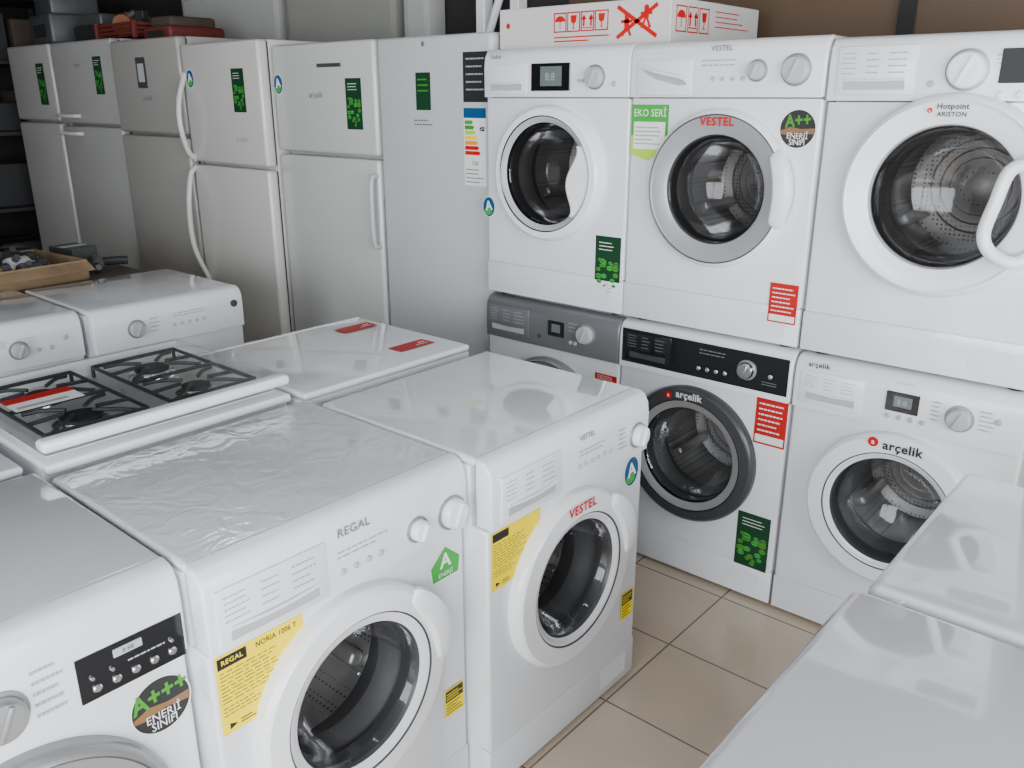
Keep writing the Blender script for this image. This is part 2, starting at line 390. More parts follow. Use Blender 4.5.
def st_warr(E,x0,x1,z0,z1,y=-.0025):
    m=MB().rect(x0,x1,z0,z1,y,YELLOW).rect(x0+.003,x1-.003,z0+(z1-z0)*.55,z1-.003,y-.0003,INK)
    m.lines(x0+.005,x1-.005,z0+.004,z0+(z1-z0)*.5,4,y-.0003,INK,.35); m.lines(x0+.006,x1-.006,z0+(z1-z0)*.6,z1-.008,3,y-.0006,YELLOW,.35)
    m.obj('warranty_sticker',E,weld=False)
# ---------------------------------------------------------------- stack against the back wall
YF=2.315; ZU=.8515
u1=washer('white washing machine with dark display, stacked on another washer',(-1.81,YF,ZU),0,d=.55,door=dict(style='thin',R=.222,ri=.162,rm=.186,handle='crescent',cx=-.012,cz=.45,dep=.042),
  panel=dict(knobs=[(.172,.755,.032,LGREY)],display=(-.085,.075,.715,.80),digits='8:8',digmat=INKL,buttons=[(.11,.745,.006),(.125,.745,.006),(.245,.735,.008)],brand=('beko',-.24,.825,.022,INKG),drawer=(-.285,-.105,.705,.80),text=False))
st_leaf(u1,.235,.165,.10,.20); st_blueA(u1,-.288,.32,.030,-.004)
u2=washer('white washing machine with wide grey door ring, stacked on another washer',(-1.21,YF,ZU),0,d=.55,door=dict(style='grey',R=.225,ri=.150,rm=.208,cx=.012,cz=.44,brand=[('VESTEL',.032,0,.190,RED)],handle='side',ha=4),
  panel=dict(knobs=[(.11,.765,.024,LGREY),(.22,.765,.036,LGREY)],drawer=(-.275,-.09,.70,.80),scoop=True,buttons=[(-.02,.745,.006),(.01,.745,.006),(.04,.745,.006),(.07,.745,.006)],brand=('VESTEL',-.0,.825,.02,INKG),textblocks=[(-.06,.06,.775,.80,2)]))
m=MB().rect(-.295,-.165,.585,.675,-.0012,BGREEN).text('EKO SERİ',.030,-.23,.650,-.0018,PAPER,sx=.9).rect(-.285,-.175,.545,.625,-.0016,PAPER).poly([(-.295,.53),(-.23,.51),(-.165,.56),(-.165,.585),(-.295,.585)],-.0013,LIME)
m.lines(-.28,-.18,.555,.615,5,-.002,INKL,.3).obj('eco_sticker',u2,weld=False)
st_badge(u2,.235,.615,.052,plus='A++'); st_red(u2,.245,.135,.085,.115,-.0025)
u3=washer('white washing machine with huge white porthole and loop handle, stacked',(-.605,YF,ZU),0,h=.842,d=.57,door=dict(style='white',R=.245,ri=.168,rm=.225,cx=.022,cz=.462,dep=.05,handle='loop',bold=.02,brand=[('Hotpoint',.018,.0,.214,INK),('ARISTON',.015,.0,.196,INK)],dot=(-.050,.205,.006)),
  panel=dict(knobs=[(.030,.765,.042,WHITEB)],drawer=(-.275,-.085,.71,.825),display=(.10,.285,.735,.81),screen=False,dispmat=BLACKM,digits='1:30',digmat=INKG,buttons=[(.11,.71,.009,WHITEB),(.15,.71,.009,WHITEB),(.19,.71,.009,WHITEB),(-.045,.735,.008,LGREY)]))
l1=washer('white washing machine with grey control panel under another washer',(-1.81,YF,0),0,d=.55,door=dict(style='silver',R=.205,ri=.14,rm=.19,handle='slot'),
  panel=dict(mat=PGREY,drawer=(-.285,-.09,.715,.82),dface=PGREY,display=(.0,.07,.745,.80),knobs=[(.165,.775,.032,LGREY)],buttons=[(-.04,.735,.008,DGREY),(.10,.735,.007),(.12,.735,.007)],ink=INKL,textblocks=[(.09,.13,.77,.81,3)]))
st_red(l1,.245,.62,.09,.05)
l2=washer('white washing machine with black control panel and dark-rimmed silver door ring',(-1.21,YF,0),0,d=.55,door=dict(style='black',R=.230,ri=.156,rm=.186,cx=-.015,cz=.448,handle='none',glass=GLASSC,dot=(-.072,.196,.012),brand=[('arçelik',.032,.0,.205,PAPER)]),
  panel=dict(face=(-.285,.29,.715,.828,BLACK),mat=WHITE2,drawer=(-.275,-.10,.722,.822),dface=BLACK,knobs=[(.16,.772,.026,CHROME)],buttons=[(.0,.745,.007,CHROME),(.03,.745,.007,CHROME),(.06,.745,.007,CHROME),(.09,.745,.007,CHROME),(.235,.765,.007,CHROME)],ink=INKG,textblocks=[(.0,.10,.79,.812,2),(.21,.27,.735,.75,2)],knobmat=CHROME))
st_red(l2,.245,.62,.10,.15); st_leaf(l2,.225,.21,.11,.19)
l3=washer('white washing machine with display and knob under another washer',(-.605,YF,0),0,d=.56,door=dict(style='soft',R=.228,ri=.150,rm=.172,cx=.005,handle='none',glass=GLASSC,dot=(-.055,.200,.014),brand=[('arçelik',.036,.022,.197,INK)]),
  panel=dict(drawer=(-.28,-.10,.715,.81),display=(-.04,.045,.745,.80),digits='8:8',digmat=INKL,knobs=[(.145,.762,.030,LGREY)],buttons=[(-.03,.73,.007),(0,.73,.007),(.03,.73,.007),(.06,.73,.007),(.235,.775,.008)],brand=('arçelik',-.23,.83,.022,INK),textblocks=[(.075,.10,.74,.80,5),(.19,.23,.74,.80,5),(-.02,.04,.823,.829,1)]))
# ---------------------------------------------------------------- front row
m3=washer('glossy white washing machine with yellow product sticker beside the aisle',(-1.062,1.455,0),90,d=.54,door=dict(style='soft',R=.222,ri=.142,rm=.165,cz=.463,cx=-.012,ha=24,glass=GLASSC,brand=[('VESTEL',.032,0,.190,RED)]),
  panel=dict(knobs=[(.245,.748,.028)],buttons=[(x,.745,.005) for x in (.0,.025,.05,.075,.10,.125)],brand=('VESTEL',.03,.812,.018,INKG),drawer=(-.27,-.07,.705,.81),textblocks=[(-.0,.13,.765,.785,2),(.16,.20,.73,.79,5)]))
st_yellow(m3,-.288,-.125,.545,.685); st_blueA(m3,.245,.645,.034,-.0015); st_warr(m3,.225,.28,.21,.29)
m2=washer('glossy white washing machine with two knobs and wrinkled film on its lid',(-1.125,.853,0),90,d=.53,lidm=FILM,door=dict(style='soft',R=.224,ri=.144,rm=.170,cz=.460,cx=-.014,ha=22,glass=GLASSC),
  panel=dict(knobs=[(.25,.745,.032),(.155,.745,.022)],buttons=[(x,.735,.006) for x in (-.03,0,.03,.06)],brand=('REGAL',-.0,.812,.024,INKG),drawer=(-.28,-.065,.70,.81),textblocks=[(-.04,.08,.76,.78,2)]))
st_yellow(m2,-.288,-.115,.53,.685,head='REGAL',sub='NORIA 1006 T'); st_warr(m2,.225,.285,.24,.31)
g=MB(); gx,gz=.24,.625
g.poly([(gx-.04,gz-.035),(gx+.04,gz-.035),(gx+.046,gz+.005),(gx,gz+.045),(gx-.046,gz+.005)],-.0012,PAPER)
g.poly([(gx-.037,gz-.032),(gx+.037,gz-.032),(gx+.042,gz+.004),(gx,gz+.041),(gx-.042,gz+.004)],-.0015,BGREEN)
g.text('A',.045,gx,gz+.008,-.002,PAPER,0,bold=.03).text('ENERJİ',.014,gx,gz-.022,-.002,PAPER); g.obj('energy_class_sticker',m2,weld=False)
m1=washer('white washing machine with black electronic panel and silver porthole',(-1.180,.25,0),90,d=.53,door=dict(style='silver',R=.225,ri=.150,rm=.205,cz=.43,cx=.02,handle='none'),
  panel=dict(knobs=[(.02,.735,.034,MGREY)],buttons=[(x,.708,.007,CHROME) for x in (.15,.18,.21,.24,.27)]+[(.145,.728,.004,CHROME),(.175,.728,.004,CHROME),(.27,.728,.004,CHROME)],face=(.125,.292,.69,.768,BLACK),text=True,textblocks=[(.065,.11,.70,.79,5),(-.06,-.02,.70,.79,5),(.20,.26,.724,.734,1)],drawer=(-.285,-.09,.70,.81)))
MB().box(.18,.225,-.0165,-.013,.744,.758,LGREY,.001,1).text('8:88',.011,.2025,.751,-.0168,INK).obj('display',m1)
st_badge(m1,.245,.612,.052)
# ---------------------------------------------------------------- second row
dW=washer('white appliance with bare flat top behind the front washers',(-2.225,1.468,0),-90,d=.54)
def top_label(m,x0,x1,y0,y1,z,c):
    m.add([(x0,y0,z),(x1,y0,z),(x1,y1,z),(x0,y1,z)],[[0,1,2,3]],c)
for (cx,cy) in ((-.20,.135),(-.175,.42)):
    m=MB(); top_label(m,cx-.068,cx+.068,cy-.030,cy+.030,.8512,REDS)
    top_label(m,cx-.055,cx-.03,cy-.010,cy-.004,.8516,PAPER); top_label(m,cx-.055,cx-.01,cy+.006,cy+.010,.8516,PAPER)
    m.obj('red_label',dW,weld=False)
washer('plain white washing machine behind the front washers',(-2.255,.245,0),-90,d=.5)
A_=washer('small white washing machine with small dark display',(-2.985,.885,0),90,d=.54,panel=dict(knobs=[(.09,.76,.026,LGREY)],drawer=(-.28,-.12,.71,.81),display=(-.04,.0,.75,.79),buttons=[(.15,.75,.007),(.19,.75,.007),(.24,.775,.009)]))
B_=washer('white washing machine with knob at a row end',(-2.935,1.49,0),90,d=.55,w=.58,panel=dict(knobs=[(-.14,.765,.028,LGREY)],drawer=None,buttons=[(x,.755,.006) for x in(.0,.03,.06,.09,.12)],textblocks=[(0,.15,.78,.80,2),(-.09,-.05,.74,.80,4)]))
MB().lathe([(.014,-.012),(.014,-.018),(0,-.019)],DGREY,.25,.79,20).obj('power_button',B_)
# ---------------------------------------------------------------- right row
washer('white washing machine seen by its glossy top at the aisle',(-.300,1.462,0),-90,w=.545,d=.56,fulltop=True)
washer('white washing machine with bare glossy top at the aisle end',(-.316,.885,0),-90,w=.585,d=.56,fulltop=True)
# ---------------------------------------------------------------- gas hob cooker
def cooker(loc,rot):
    E=empty('gas_cooker',loc,rot,'white gas cooker with black pan supports under a glass lid','cooker')
    w,d=.585,.55
    MB().box(-w/2,w/2,0.02,d,.01,.835,WHITE,.008,3).obj('body',E)
    t=MB().box(-w/2,w/2,0,d,.828,.850,WHITEB,.008,3); t.box(-w/2+.02,w/2-.02,.05,d-.015,.8495,.852,HOBS,.001,1); t.obj('hob_top',E)
    od=MB().box(-w/2+.01,w/2-.01,-.005,.02,.12,.68,BLACK,.004,2); O=od.obj('oven_door',E)
    MB().tube([(-.22,-.005,.64),(-.22,-.022,.64),(.22,-.022,.64),(.22,-.005,.64)],.007,CHROME,10,1).obj('handle',O)
    for sx,sy,r in((-.14,.18,.048),(.14,.18,.036),(-.14,.40,.036),(.14,.40,.045)):
        b=MB().zlathe([(r+.016,.851),(r+.014,.857),(r,.858),(r,.867),(r-.004,.868)],CHROME,sx,sy,0,28).zlathe([(r*.95,.867),(r*.95,.874),(r*.8,.876),(0,.877)],BLACKM,sx,sy,0,28)
        b.obj('burner',E)
    for s in(-1,1):
        gt=MB(); x0,x1=(s*.14-.112),(s*.14+.112); y0,y1=.095,.495; z=.880
        gt.tube([(x0,y0,z),(x1,y0,z),(x1,y1,z),(x0,y1,z),(x0,y0,z)],.005,IRON,8,1)
        gt.tube([(x0,.29,z),(x1,.29,z)],.005,IRON,8,1)
        for cy in(.185,.395):
            for an in range(4):
                a=R_(45+90*an); c,sn=math.cos(a),math.sin(a)
                gt.tube([(s*.14+c*.13,cy+sn*.115,z-.002),(s*.14+c*.08,cy+sn*.08,z+.004),(s*.14+c*.03,cy+sn*.03,z+.004)],.005,IRON,8,3)
            gt.tube([(x0,cy,z),(x0+.075,cy,z+.004)],.005,IRON,8,1); gt.tube([(x1,cy,z),(x1-.075,cy,z+.004)],.005,IRON,8,1)
        for px in(x0,x1):
            for py in(y0,y1): gt.tube([(px,py,z),(px,py,.851)],.005,IRON,8,1)
        gt.obj('pan_support',E)
    g=MB(); top_label(g,-w/2+.002,w/2-.002,.035,d-.005,.895,LIDGLASS); L=g.obj('glass_lid',E,smooth=False)
    MB().box(-w/2,w/2,.000,.040,.874,.900,WHITEB,.010,4).obj('lid_rail',L,label='white rail along the lid edge')
    MB().box(-w/2+.01,w/2-.01,d-.022,d-.004,.849,.893,WHITEB,.004,3).obj('hinge_rail',E)
    m=MB()
    top_label(m,-.25,-.10,.24,.34,.8955,PAPER); top_label(m,-.25,-.10,.30,.34,.896,REDS); top_label(m,-.24,-.13,.255,.27,.896,INKL)
    m.obj('paper_label',L,weld=False)
    for i in range(5):
        MB().lathe([(.02,.018),(.018,-.005),(.014,-.01),(0,-.01)],DGREY,-.2+.1*i,.76,20).obj('knob',E)
cooker((-1.715,.862,0),90)
# ---------------------------------------------------------------- refrigerators
def fridge(label,x0,x1,yf,h,div,m=FRW,handles='none',d=.62,extra=None,hside=1):
    w=x1-x0; E=empty('refrigerator',((x0+x1)/2,yf,0),0,label,'refrigerator','refrigerators along the back wall')
    MB().box(-w/2+.004,w/2-.004,.062,d,.02,h,m,.008,2).obj('body',E)
    MB().box(-w/2+.02,w/2-.02,.03,.10,0,.07,DGREY,.003,1).obj('plinth',E)
    segs=[(.075,h)] if not div else [(.075,div-.006),(div+.006,h)]
    doors=[]
    for i,(z0,z1) in enumerate(segs):
        doors.append(MB().box(-w/2,w/2,0,.056,z0,z1-.002,m,.016,4).obj('fridge_door' if i==0 else 'freezer_door',E))
        MB().box(-w/2+.01,w/2-.01,.05,.064,z0+.008,z1-.01,DGREY,.002,1).obj('door_gasket',doors[-1])
    hx=hside*(w/2-.02)
    if handles=='bar':
        hx+=.008
        MB().tube([(hx,0,.95),(hx,-.030,.965),(hx,-.035,1.09),(hx,-.030,1.225),(hx,0,1.24)],.011,LGREY,10,4).obj('handle',doors[0])
        MB().box(-.02,.14,-.004,.004,h-.10,h-.085,DGREY,.002,1).obj('handle',doors[1])
    if handles=='bow':
        MB().tube([(hx,0.01,div-.02),(hx,-.03,div-.06),(hx,-.06,div-.22),(hx+hside*.01,-.05,div-.42),(hx+.02,-.0,div-.60)],.013,CREAM,10,5).obj('handle',doors[0])
        MB().tube([(hx,0.0,div+.42),(hx,-.045,div+.30),(hx,-.055,div+.18),(hx,-.03,div+.06),(hx,.01,div+.015)],.013,CREAM,10,5).obj('handle',doors[1])
    if handles=='short':
        for z,dr in((div-.05,0),(div+.05,1)):
            MB().tube([(-w/2+.03,0,z),(-w/2+.05,-.035,z),(-w/2+.24,-.035,z),(-w/2+.28,0,z)],.011,CREAM,10,3).obj('handle',doors[dr])
    if handles=='recess':
        MB().box(-w/2-.001,-w/2+.012,.004,.05,.75,1.15,MGREY,.002,1).obj('handle_recess',doors[0])
    if extra: extra(E,w,h)
    return E
def x6(E,w,h):
    MB().rect(-.085,-.005,1.50,1.635,-.0012,GREEN).rect(-.075,-.04,1.52,1.60,-.0016,GREEN).words(-.075,-.015,1.56,1.62,3,-.0017,LEAF,.3).obj('green_sticker',E,weld=False)
    MB().rect(.165,.285,1.53,1.70,-.0012,BLACKM).words(.18,.27,1.56,1.69,5,-.0016,LGREY,.2).obj('black_sticker',E,weld=False)
    m=MB().rect(.165,.275,1.235,1.51,-.0012,PAPER).rect(.165,.275,1.475,1.51,-.0015,BLUE)
    cs=[BGREEN,LEAF,LIME,YELLOW,ORANGE,RED,RED]
    for i,c in enumerate(cs):
        z=1.46-i*.018; m.poly([(.17,z-.007),(.205+i*.006,z-.007),(.212+i*.006,z),(.205+i*.006,z+.007),(.17,z+.007)],-.0016,c)
    m.poly([(.268,1.43),(.268,1.445),(.25,1.445),(.242,1.4375),(.25,1.43)],-.0016,INK).text('A+',.014,.258,1.4375,-.002,PAPER)
    m.text('258',.022,.22,1.315,-.0016,INK).lines(.172,.265,1.24,1.30,4,-.0016,INKG,.25).obj('energy_label',E,weld=False)
    MB().words(-.10,.01,1.44,1.47,2,-.0012,INKG,.35).obj('lettering',E,weld=False)
    MB().disc(-.04,1.735,.01,-.0012,INKG,14).obj('emblem',E,weld=False)
fridge('tall plain white upright freezer with energy label beside stacked washers',-2.73,-2.125,2.36,1.765,None,FRW,'recess',extra=x6)
def x5(E,w,h):
    st_blueA(E,-.305,1.60,.035); st_leaf(E,.21,1.52,.10,.20)
    MB().text('arçelik',.034,-.04,1.555,-.0012,INKG,bold=.01).obj('lettering',E,weld=False)
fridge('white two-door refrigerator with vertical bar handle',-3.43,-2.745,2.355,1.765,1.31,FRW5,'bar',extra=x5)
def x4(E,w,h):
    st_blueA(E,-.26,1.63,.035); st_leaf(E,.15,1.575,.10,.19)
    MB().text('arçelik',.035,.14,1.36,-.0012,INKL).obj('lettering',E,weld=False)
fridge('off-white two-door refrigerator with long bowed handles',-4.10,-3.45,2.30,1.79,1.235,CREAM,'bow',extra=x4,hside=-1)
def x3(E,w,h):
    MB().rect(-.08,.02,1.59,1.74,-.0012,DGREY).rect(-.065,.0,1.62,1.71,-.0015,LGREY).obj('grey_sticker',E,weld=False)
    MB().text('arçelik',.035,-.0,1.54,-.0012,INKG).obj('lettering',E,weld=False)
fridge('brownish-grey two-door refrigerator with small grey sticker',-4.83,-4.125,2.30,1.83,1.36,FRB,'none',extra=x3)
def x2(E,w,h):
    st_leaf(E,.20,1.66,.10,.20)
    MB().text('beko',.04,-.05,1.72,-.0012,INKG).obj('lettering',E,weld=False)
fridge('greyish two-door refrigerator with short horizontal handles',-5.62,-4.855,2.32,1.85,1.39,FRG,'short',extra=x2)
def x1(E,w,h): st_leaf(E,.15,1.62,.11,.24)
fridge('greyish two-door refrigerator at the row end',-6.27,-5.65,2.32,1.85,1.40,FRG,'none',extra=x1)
# ---------------------------------------------------------------- carton
def carton():
    E=empty('carton',(-1.772,2.39,1.703),0,'flat white carton with red handling symbols lying on the washers','box')
    W,Dp,H=.68,.58,.128
    b=MB().box(-W/2,W/2,0,Dp,0,H,BOXW,.002,1)
    b.box(-W/2-.001,W/2+.001,Dp/2-.03,Dp/2+.03,H,H+.001,CARD)
    b.obj('carton_body',E)
    y=-.0012
    m=MB()
    def frame(x,z,w,h,t=.004,M=None):
        m.rect(x-w/2,x+w/2,z+h/2-t,z+h/2,y,RED,M);m.rect(x-w/2,x+w/2,z-h/2,z-h/2+t,y,RED,M)
        m.rect(x-w/2,x-w/2+t,z-h/2,z+h/2,y,RED,M);m.rect(x+w/2-t,x+w/2,z-h/2,z+h/2,y,RED,M)
    def arrows(x,z,s,M=None):
        for dx in(-s*.28,s*.28):
            m.rect(x+dx-s*.07,x+dx+s*.07,z-s*.3,z+s*.15,y,RED,M); m.poly([(x+dx-s*.2,z+s*.1),(x+dx+s*.2,z+s*.1),(x+dx,z+s*.42)],y,RED,M)
        m.rect(x-s*.42,x+s*.42,z-s*.42,z-s*.36,y,RED,M)
    def umb(x,z,s,M=None):
        m.poly([(x+s*.42*math.cos(R_(a)),z+s*.05+s*.36*math.sin(R_(a))) for a in range(0,181,15)],y,RED,M); m.rect(x-s*.03,x+s*.03,z-s*.4,z+s*.1,y,RED,M)
    def gob(x,z,s,M=None):
        m.poly([(x-s*.25,z+s*.4),(x+s*.25,z+s*.4),(x+s*.2,z),(x+s*.04,z-s*.1),(x+s*.04,z-s*.34),(x+s*.2,z-s*.4),(x-s*.2,z-s*.4),(x-s*.04,z-s*.34),(x-s*.04,z-s*.1),(x-s*.2,z)],y,RED,M)
    def man(x,z,s,r):
        c=Matrix.Translation((x,0,z))@Matrix.Rotation(R_(r),4,'Y')
        m.disc(0,s*.38,s*.13,y-.0003,RED,12,M=c); m.rect(-s*.13,s*.13,-s*.05,s*.28,y-.0003,RED,c); m.rect(-s*.3,s*.3,s*.10,s*.22,y-.0003,RED,c)
        m.poly([(-s*.10,-s*.05),(0,-s*.05),(-s*.15,-s*.45),(-s*.28,-s*.42)],y-.0003,RED,c); m.poly([(0,-s*.05),(s*.10,-s*.05),(s*.28,-s*.42),(s*.15,-s*.45)],y-.0003,RED,c)
    m.disc(-.30,.075,.009,y,RED)
    for i,fn in enumerate((umb,gob,arrows,gob)):
        x=-.075+i*.055; frame(x,.075,.052,.06); fn(x,.075,.05)
    m.lines(-.10,.12,.012,.036,2,y,RED,.35)
    man(.185,.055,.07,0); man(.255,.075,.07,0)
    for r in(32,-32):
        m.rect(-.085,.085,-.006,.006,y-.0006,RED,Matrix.Translation((.222,0,.065))@Matrix.Rotation(R_(r),4,'Y'))
    m.obj('printed_symbols',E,weld=False)
    m=MB()
    Mr=Matrix.Translation((W/2,0,0))@Matrix.Rotation(R_(90),4,'Z')
    for i,fn in enumerate((umb,arrows,gob)):
        x=.06+i*.07; frame(x,.070,.062,.075,M=Mr); fn(x,.070,.06,M=Mr)
    m.lines(.27,.52,.05,.11,4,y,RED,.2,M=Mr)
    m.obj('printed_symbols',E,weld=False)
carton()
# ---------------------------------------------------------------- bench with parts trays
BY=1.20
def bench():
    E=empty('workbench',(-4.02,BY,0),0,'low dark wooden workbench piled with spare parts','bench')
    MB().box(-.44,.44,-.56,.56,.78,.82,WOOD,.004,1).obj('bench_top',E)
    for sx in(-.4,.4):
        for sy in(-.5,.5): MB().box(sx-.03,sx+.03,sy-.03,sy+.03,0,.78,WOOD,.004,1).obj('leg',E)
bench()
def tray(x,y,w,d,h,rot,label):
    E=empty('cardboard_tray',(x,y,.8205),rot,label,'box','parts trays on the workbench')
    m=MB().box(-w/2,w/2,-d/2,d/2,0,.006,CARD)
    for a in((-w/2,w/2,-d/2,-d/2+.006),(-w/2,w/2,d/2-.006,d/2),(-w/2,-w/2+.006,-d/2,d/2),(w/2-.006,w/2,-d/2,d/2)):
        m.box(*a,0,h,CARD)
    m.obj('tray_body',E)
    MB().prism([(-d/2,0),(d/2,0),(d/2,.003),(-d/2,.003)],0,.06,CARD,M=Matrix.Translation((w/2,0,h-.01))@Matrix.Rotation(R_(28),4,'Y')).obj('flap',E)
tray(-3.84,1.22,.44,.56,.085,5,'open worn cardboard box full of loose spare parts')
def pump(x,y,z,s,rot,mt,label):
    E=empty('drain_pump',(x,y,z),rot,label,'spare part','loose spare parts in the trays')
    MB().lathe([(0,-.05*s),(.035*s,-.05*s),(.04*s,-.04*s),(.04*s,.02*s),(.03*s,.03*s),(.03*s,.06*s),(0,.06*s)],mt,0,.04*s,20).obj('housing',E)
    MB().tube([(0,-.03*s,.05*s),(.02*s,-.03*s,.07*s),(.045*s,-.03*s,.085*s)],.011*s,DGREY,10,3).obj('nozzle',E)
    MB().box(-.02*s,.02*s,.02*s,.05*s,.06*s,.09*s,BLACKM,.003,1).obj('connector',E)
def coil(x,y,z,r,mt,label):
    p=[(r*math.cos(t*.7),r*math.sin(t*.7),.01+.0025*t) for t in range(26)]
    MB().tube(p,.008,mt,8,2).obj('cable_coil',None,label,loc=(x,y,z),category='cable',group='loose spare parts in the trays')
cols=[LGREY,DGREY,CREAM,MGREY,DGREY,BROWN,BLACKM]
labs={LGREY:'light grey',DGREY:'dark grey',BLACKM:'black',MGREY:'silver grey',CREAM:'cream',BROWN:'brown'}
pos=[(-3.96,1.04),(-3.84,1.04),(-3.72,1.05),(-3.96,1.18),(-3.84,1.19),(-3.72,1.19),(-3.97,1.33),(-3.84,1.33),(-3.72,1.33)]
for i,(px,py) in enumerate(pos):
    c=cols[i%7]; pump(px,py,.828,random.uniform(1.0,1.18),random.choice((0,180))+random.uniform(-8,8),c,labs[c]+' plastic drain pump lying in a cardboard box')
for i,(px,py) in enumerate([(-4.33,1.05),(-4.18,1.06),(-4.33,1.25),(-4.18,1.25)]):
    c=cols[(i*2+1)%7]; pump(px,py,.8205,1.3,random.choice((0,180))+random.uniform(-8,8),c,labs[c]+' motor pump lying loose on the workbench')
coil(-4.25,1.45,.8215,.09,BLACKM,'black hose coil on the workbench')
def drill(x,y,z,rot):
    E=empty('power_drill',(x,y,z),rot,'dark power drill lying on the workbench','tool')
    MB().lathe([(0,-.11),(.012,-.11),(.016,-.07),(.028,-.06),(.032,.05),(.024,.08),(0,.085)],DGREY,0,.035,20).obj('housing',E)
    MB().tube([(0,.03,.035),(.06,.045,.033),(.13,.05,.03)],.019,BLACKM,10,4).obj('grip',E)
drill(-3.80,1.62,.8212,70)
for (x,y,s,c,l) in ((-4.33,.85,.09,CARD,'small brown cardboard box on the workbench'),(-3.75,.78,.08,LGREY,'small grey parts box on the workbench'),(-4.12,1.66,.09,DGREY,'small dark grey parts box on the workbench')):
    b=MB().box(-s,s,-s*.7,s*.7,0,s*.8,c,.003,1); b.box(-.02,.02,-s*.7-.001,s*.7+.001,s*.8,s*.8+.001,LGREY); b.obj('small_box',None,l,loc=(x,y,.8205),rot=10,category='box')
# ---------------------------------------------------------------- things on the fridges
def crate(x,y,z,w,d,h,c,label):
    E=empty('plastic_crate',(x,y,z),0,label,'crate')
    m=MB().box(-w/2,w/2,-d/2,d/2,0,.01,c)
    for q in range(4):
        z0=.0+q*h/4
        for a in((-w/2,w/2,-d/2,-d/2+.008),(-w/2,w/2,d/2-.008,d/2),(-w/2,-w/2+.008,-d/2,d/2),(w/2-.008,w/2,-d/2,d/2)): m.box(*a,z0,z0+h/4*.7,c)
    for sx in(-1,1):
        for sy in(-1,1): m.box(sx*w/2-.012,sx*w/2+.012,sy*d/2-.012,sy*d/2+.012,0,h,c,.003,1)
    m.obj('crate_body',E)
crate(-5.02,2.62,1.852,.44,.36,.09,REDP,'dark red plastic crate on top of a refrigerator')
pump(-5.10,2.56,1.865,1.6,40,MOTORO,'dull orange motor lying in a red crate')
pump(-4.93,2.60,1.865,1.5,200,BLACKM,'black motor lying in a red crate')
def lump(label,x,y,z,w,d,h,c,rot,c2=None):
    c2=c2 or DGREY
    m=MB().box(-w/2,w/2,-d/2,d/2,0,h*.6,c,.02,3); m.box(-w/2*.75,w/2*.75,-d/2*.8,d/2*.8,h*.55,h,c2,.015,3); m.rect(-w*.3,w*.3,h*.15,h*.4,-d/2-.001,BLACKM)
    m.obj('appliance_casing',None,label,loc=(x,y,z),rot=rot,category='appliance part')
lump('black appliance casing on top of a refrigerator',-5.45,2.62,1.852,.30,.3,.16,BLACKM,5)
lump('dark grey appliance casing on top of the end refrigerator',-5.95,2.60,1.852,.42,.36,.30,DGREY,-6,DGREY)
lump('dark red metal casing stacked on a refrigerator',-4.60,2.62,1.832,.26,.34,.12,REDP,3,CARDD)
def shelf():
    E=empty('metal_shelf',(-6.72,2.3,0),0,'dark metal shelving rack beside the refrigerators','shelf')
    for sx in(-.3,.3):
        for sy in(-.5,.5): MB().box(sx-.02,sx+.02,sy-.02,sy+.02,0,2.2,BLACKM,.002,1).obj('post',E)
    for z in(.3,.8,1.3,1.75,2.15): MB().box(-.3,.3,-.5,.5,z,z+.025,BLACKM,.002,1).obj('shelf_board',E)
shelf()
k=0
for z in(.325,.825,1.325,1.775):
    for yy in(-.3,0,.3):
        c=[CARDD,BLACKM,CARDD,BLACKM,BLACKM,CARDD][k%6]; k+=1; h=random.uniform(.18,.32)
        m=MB().box(-.2,.2,-.13,.13,0,h,c,.006,1); m.box(-.03,.03,-.131,.131,h,h+.001,DGREY)
        m.obj('storage_box',None,'dark storage box on the dark metal rack',loc=(-6.72,2.3+yy,z+.0005),category='box',group='storage boxes on the rack')
# ---------------------------------------------------------------- room
def tile_mat():
    m=bpy.data.materials.new('floor_tiles'); m.use_nodes=True; nt=m.node_tree; b=nt.nodes['Principled BSDF']
    tc=nt.nodes.new('ShaderNodeTexCoord'); mp=nt.nodes.new('ShaderNodeMapping'); mp.inputs['Location'].default_value=(.06,.04,0)
    br=nt.nodes.new('ShaderNodeTexBrick'); br.offset=0; br.squash=1
    br.inputs['Scale'].default_value=1; br.inputs['Brick Width'].default_value=.33; br.inputs['Row Height'].default_value=.33; br.inputs['Mortar Size'].default_value=.003; br.inputs['Mortar Smooth'].default_value=.2
    br.inputs['Color1'].default_value=(.62,.51,.385,1); br.inputs['Color2'].default_value=(.58,.475,.36,1); br.inputs['Mortar'].default_value=(.20,.15,.11,1)
    nt.links.new(tc.outputs['Object'],mp.inputs['Vector']); nt.links.new(mp.outputs['Vector'],br.inputs['Vector'])
    n=nt.nodes.new('ShaderNodeTexNoise'); n.inputs['Scale'].default_value=6; n.inputs['Detail'].default_value=6; nt.links.new(tc.outputs['Object'],n.inputs['Vector'])
    mx=nt.nodes.new('ShaderNodeMix'); mx.data_type='RGBA'; mx.blend_type='MULTIPLY'; mx.inputs['Factor'].default_value=.2
    nt.links.new(br.outputs['Color'],mx.inputs[6]); nt.links.new(n.outputs['Fac'],mx.inputs[7]); nt.links.new(mx.outputs[2],b.inputs['Base Color'])
    b.inputs['Roughness'].default_value=.14
    bp=nt.nodes.new('ShaderNodeBump'); bp.invert=True; bp.inputs['Strength'].default_value=.3; bp.inputs['Distance'].default_value=.002
    nt.links.new(br.outputs['Fac'],bp.inputs['Height']); nt.links.new(bp.outputs['Normal'],b.inputs['Normal'])
    return m
TILE=tile_mat()
WALLB=mat('brown_wall',(.085,.050,.027),.6,0,0,.08,3)
WALLD=mat('dark_wall',(.012,.011,.011),.8,0,0,.15,3)
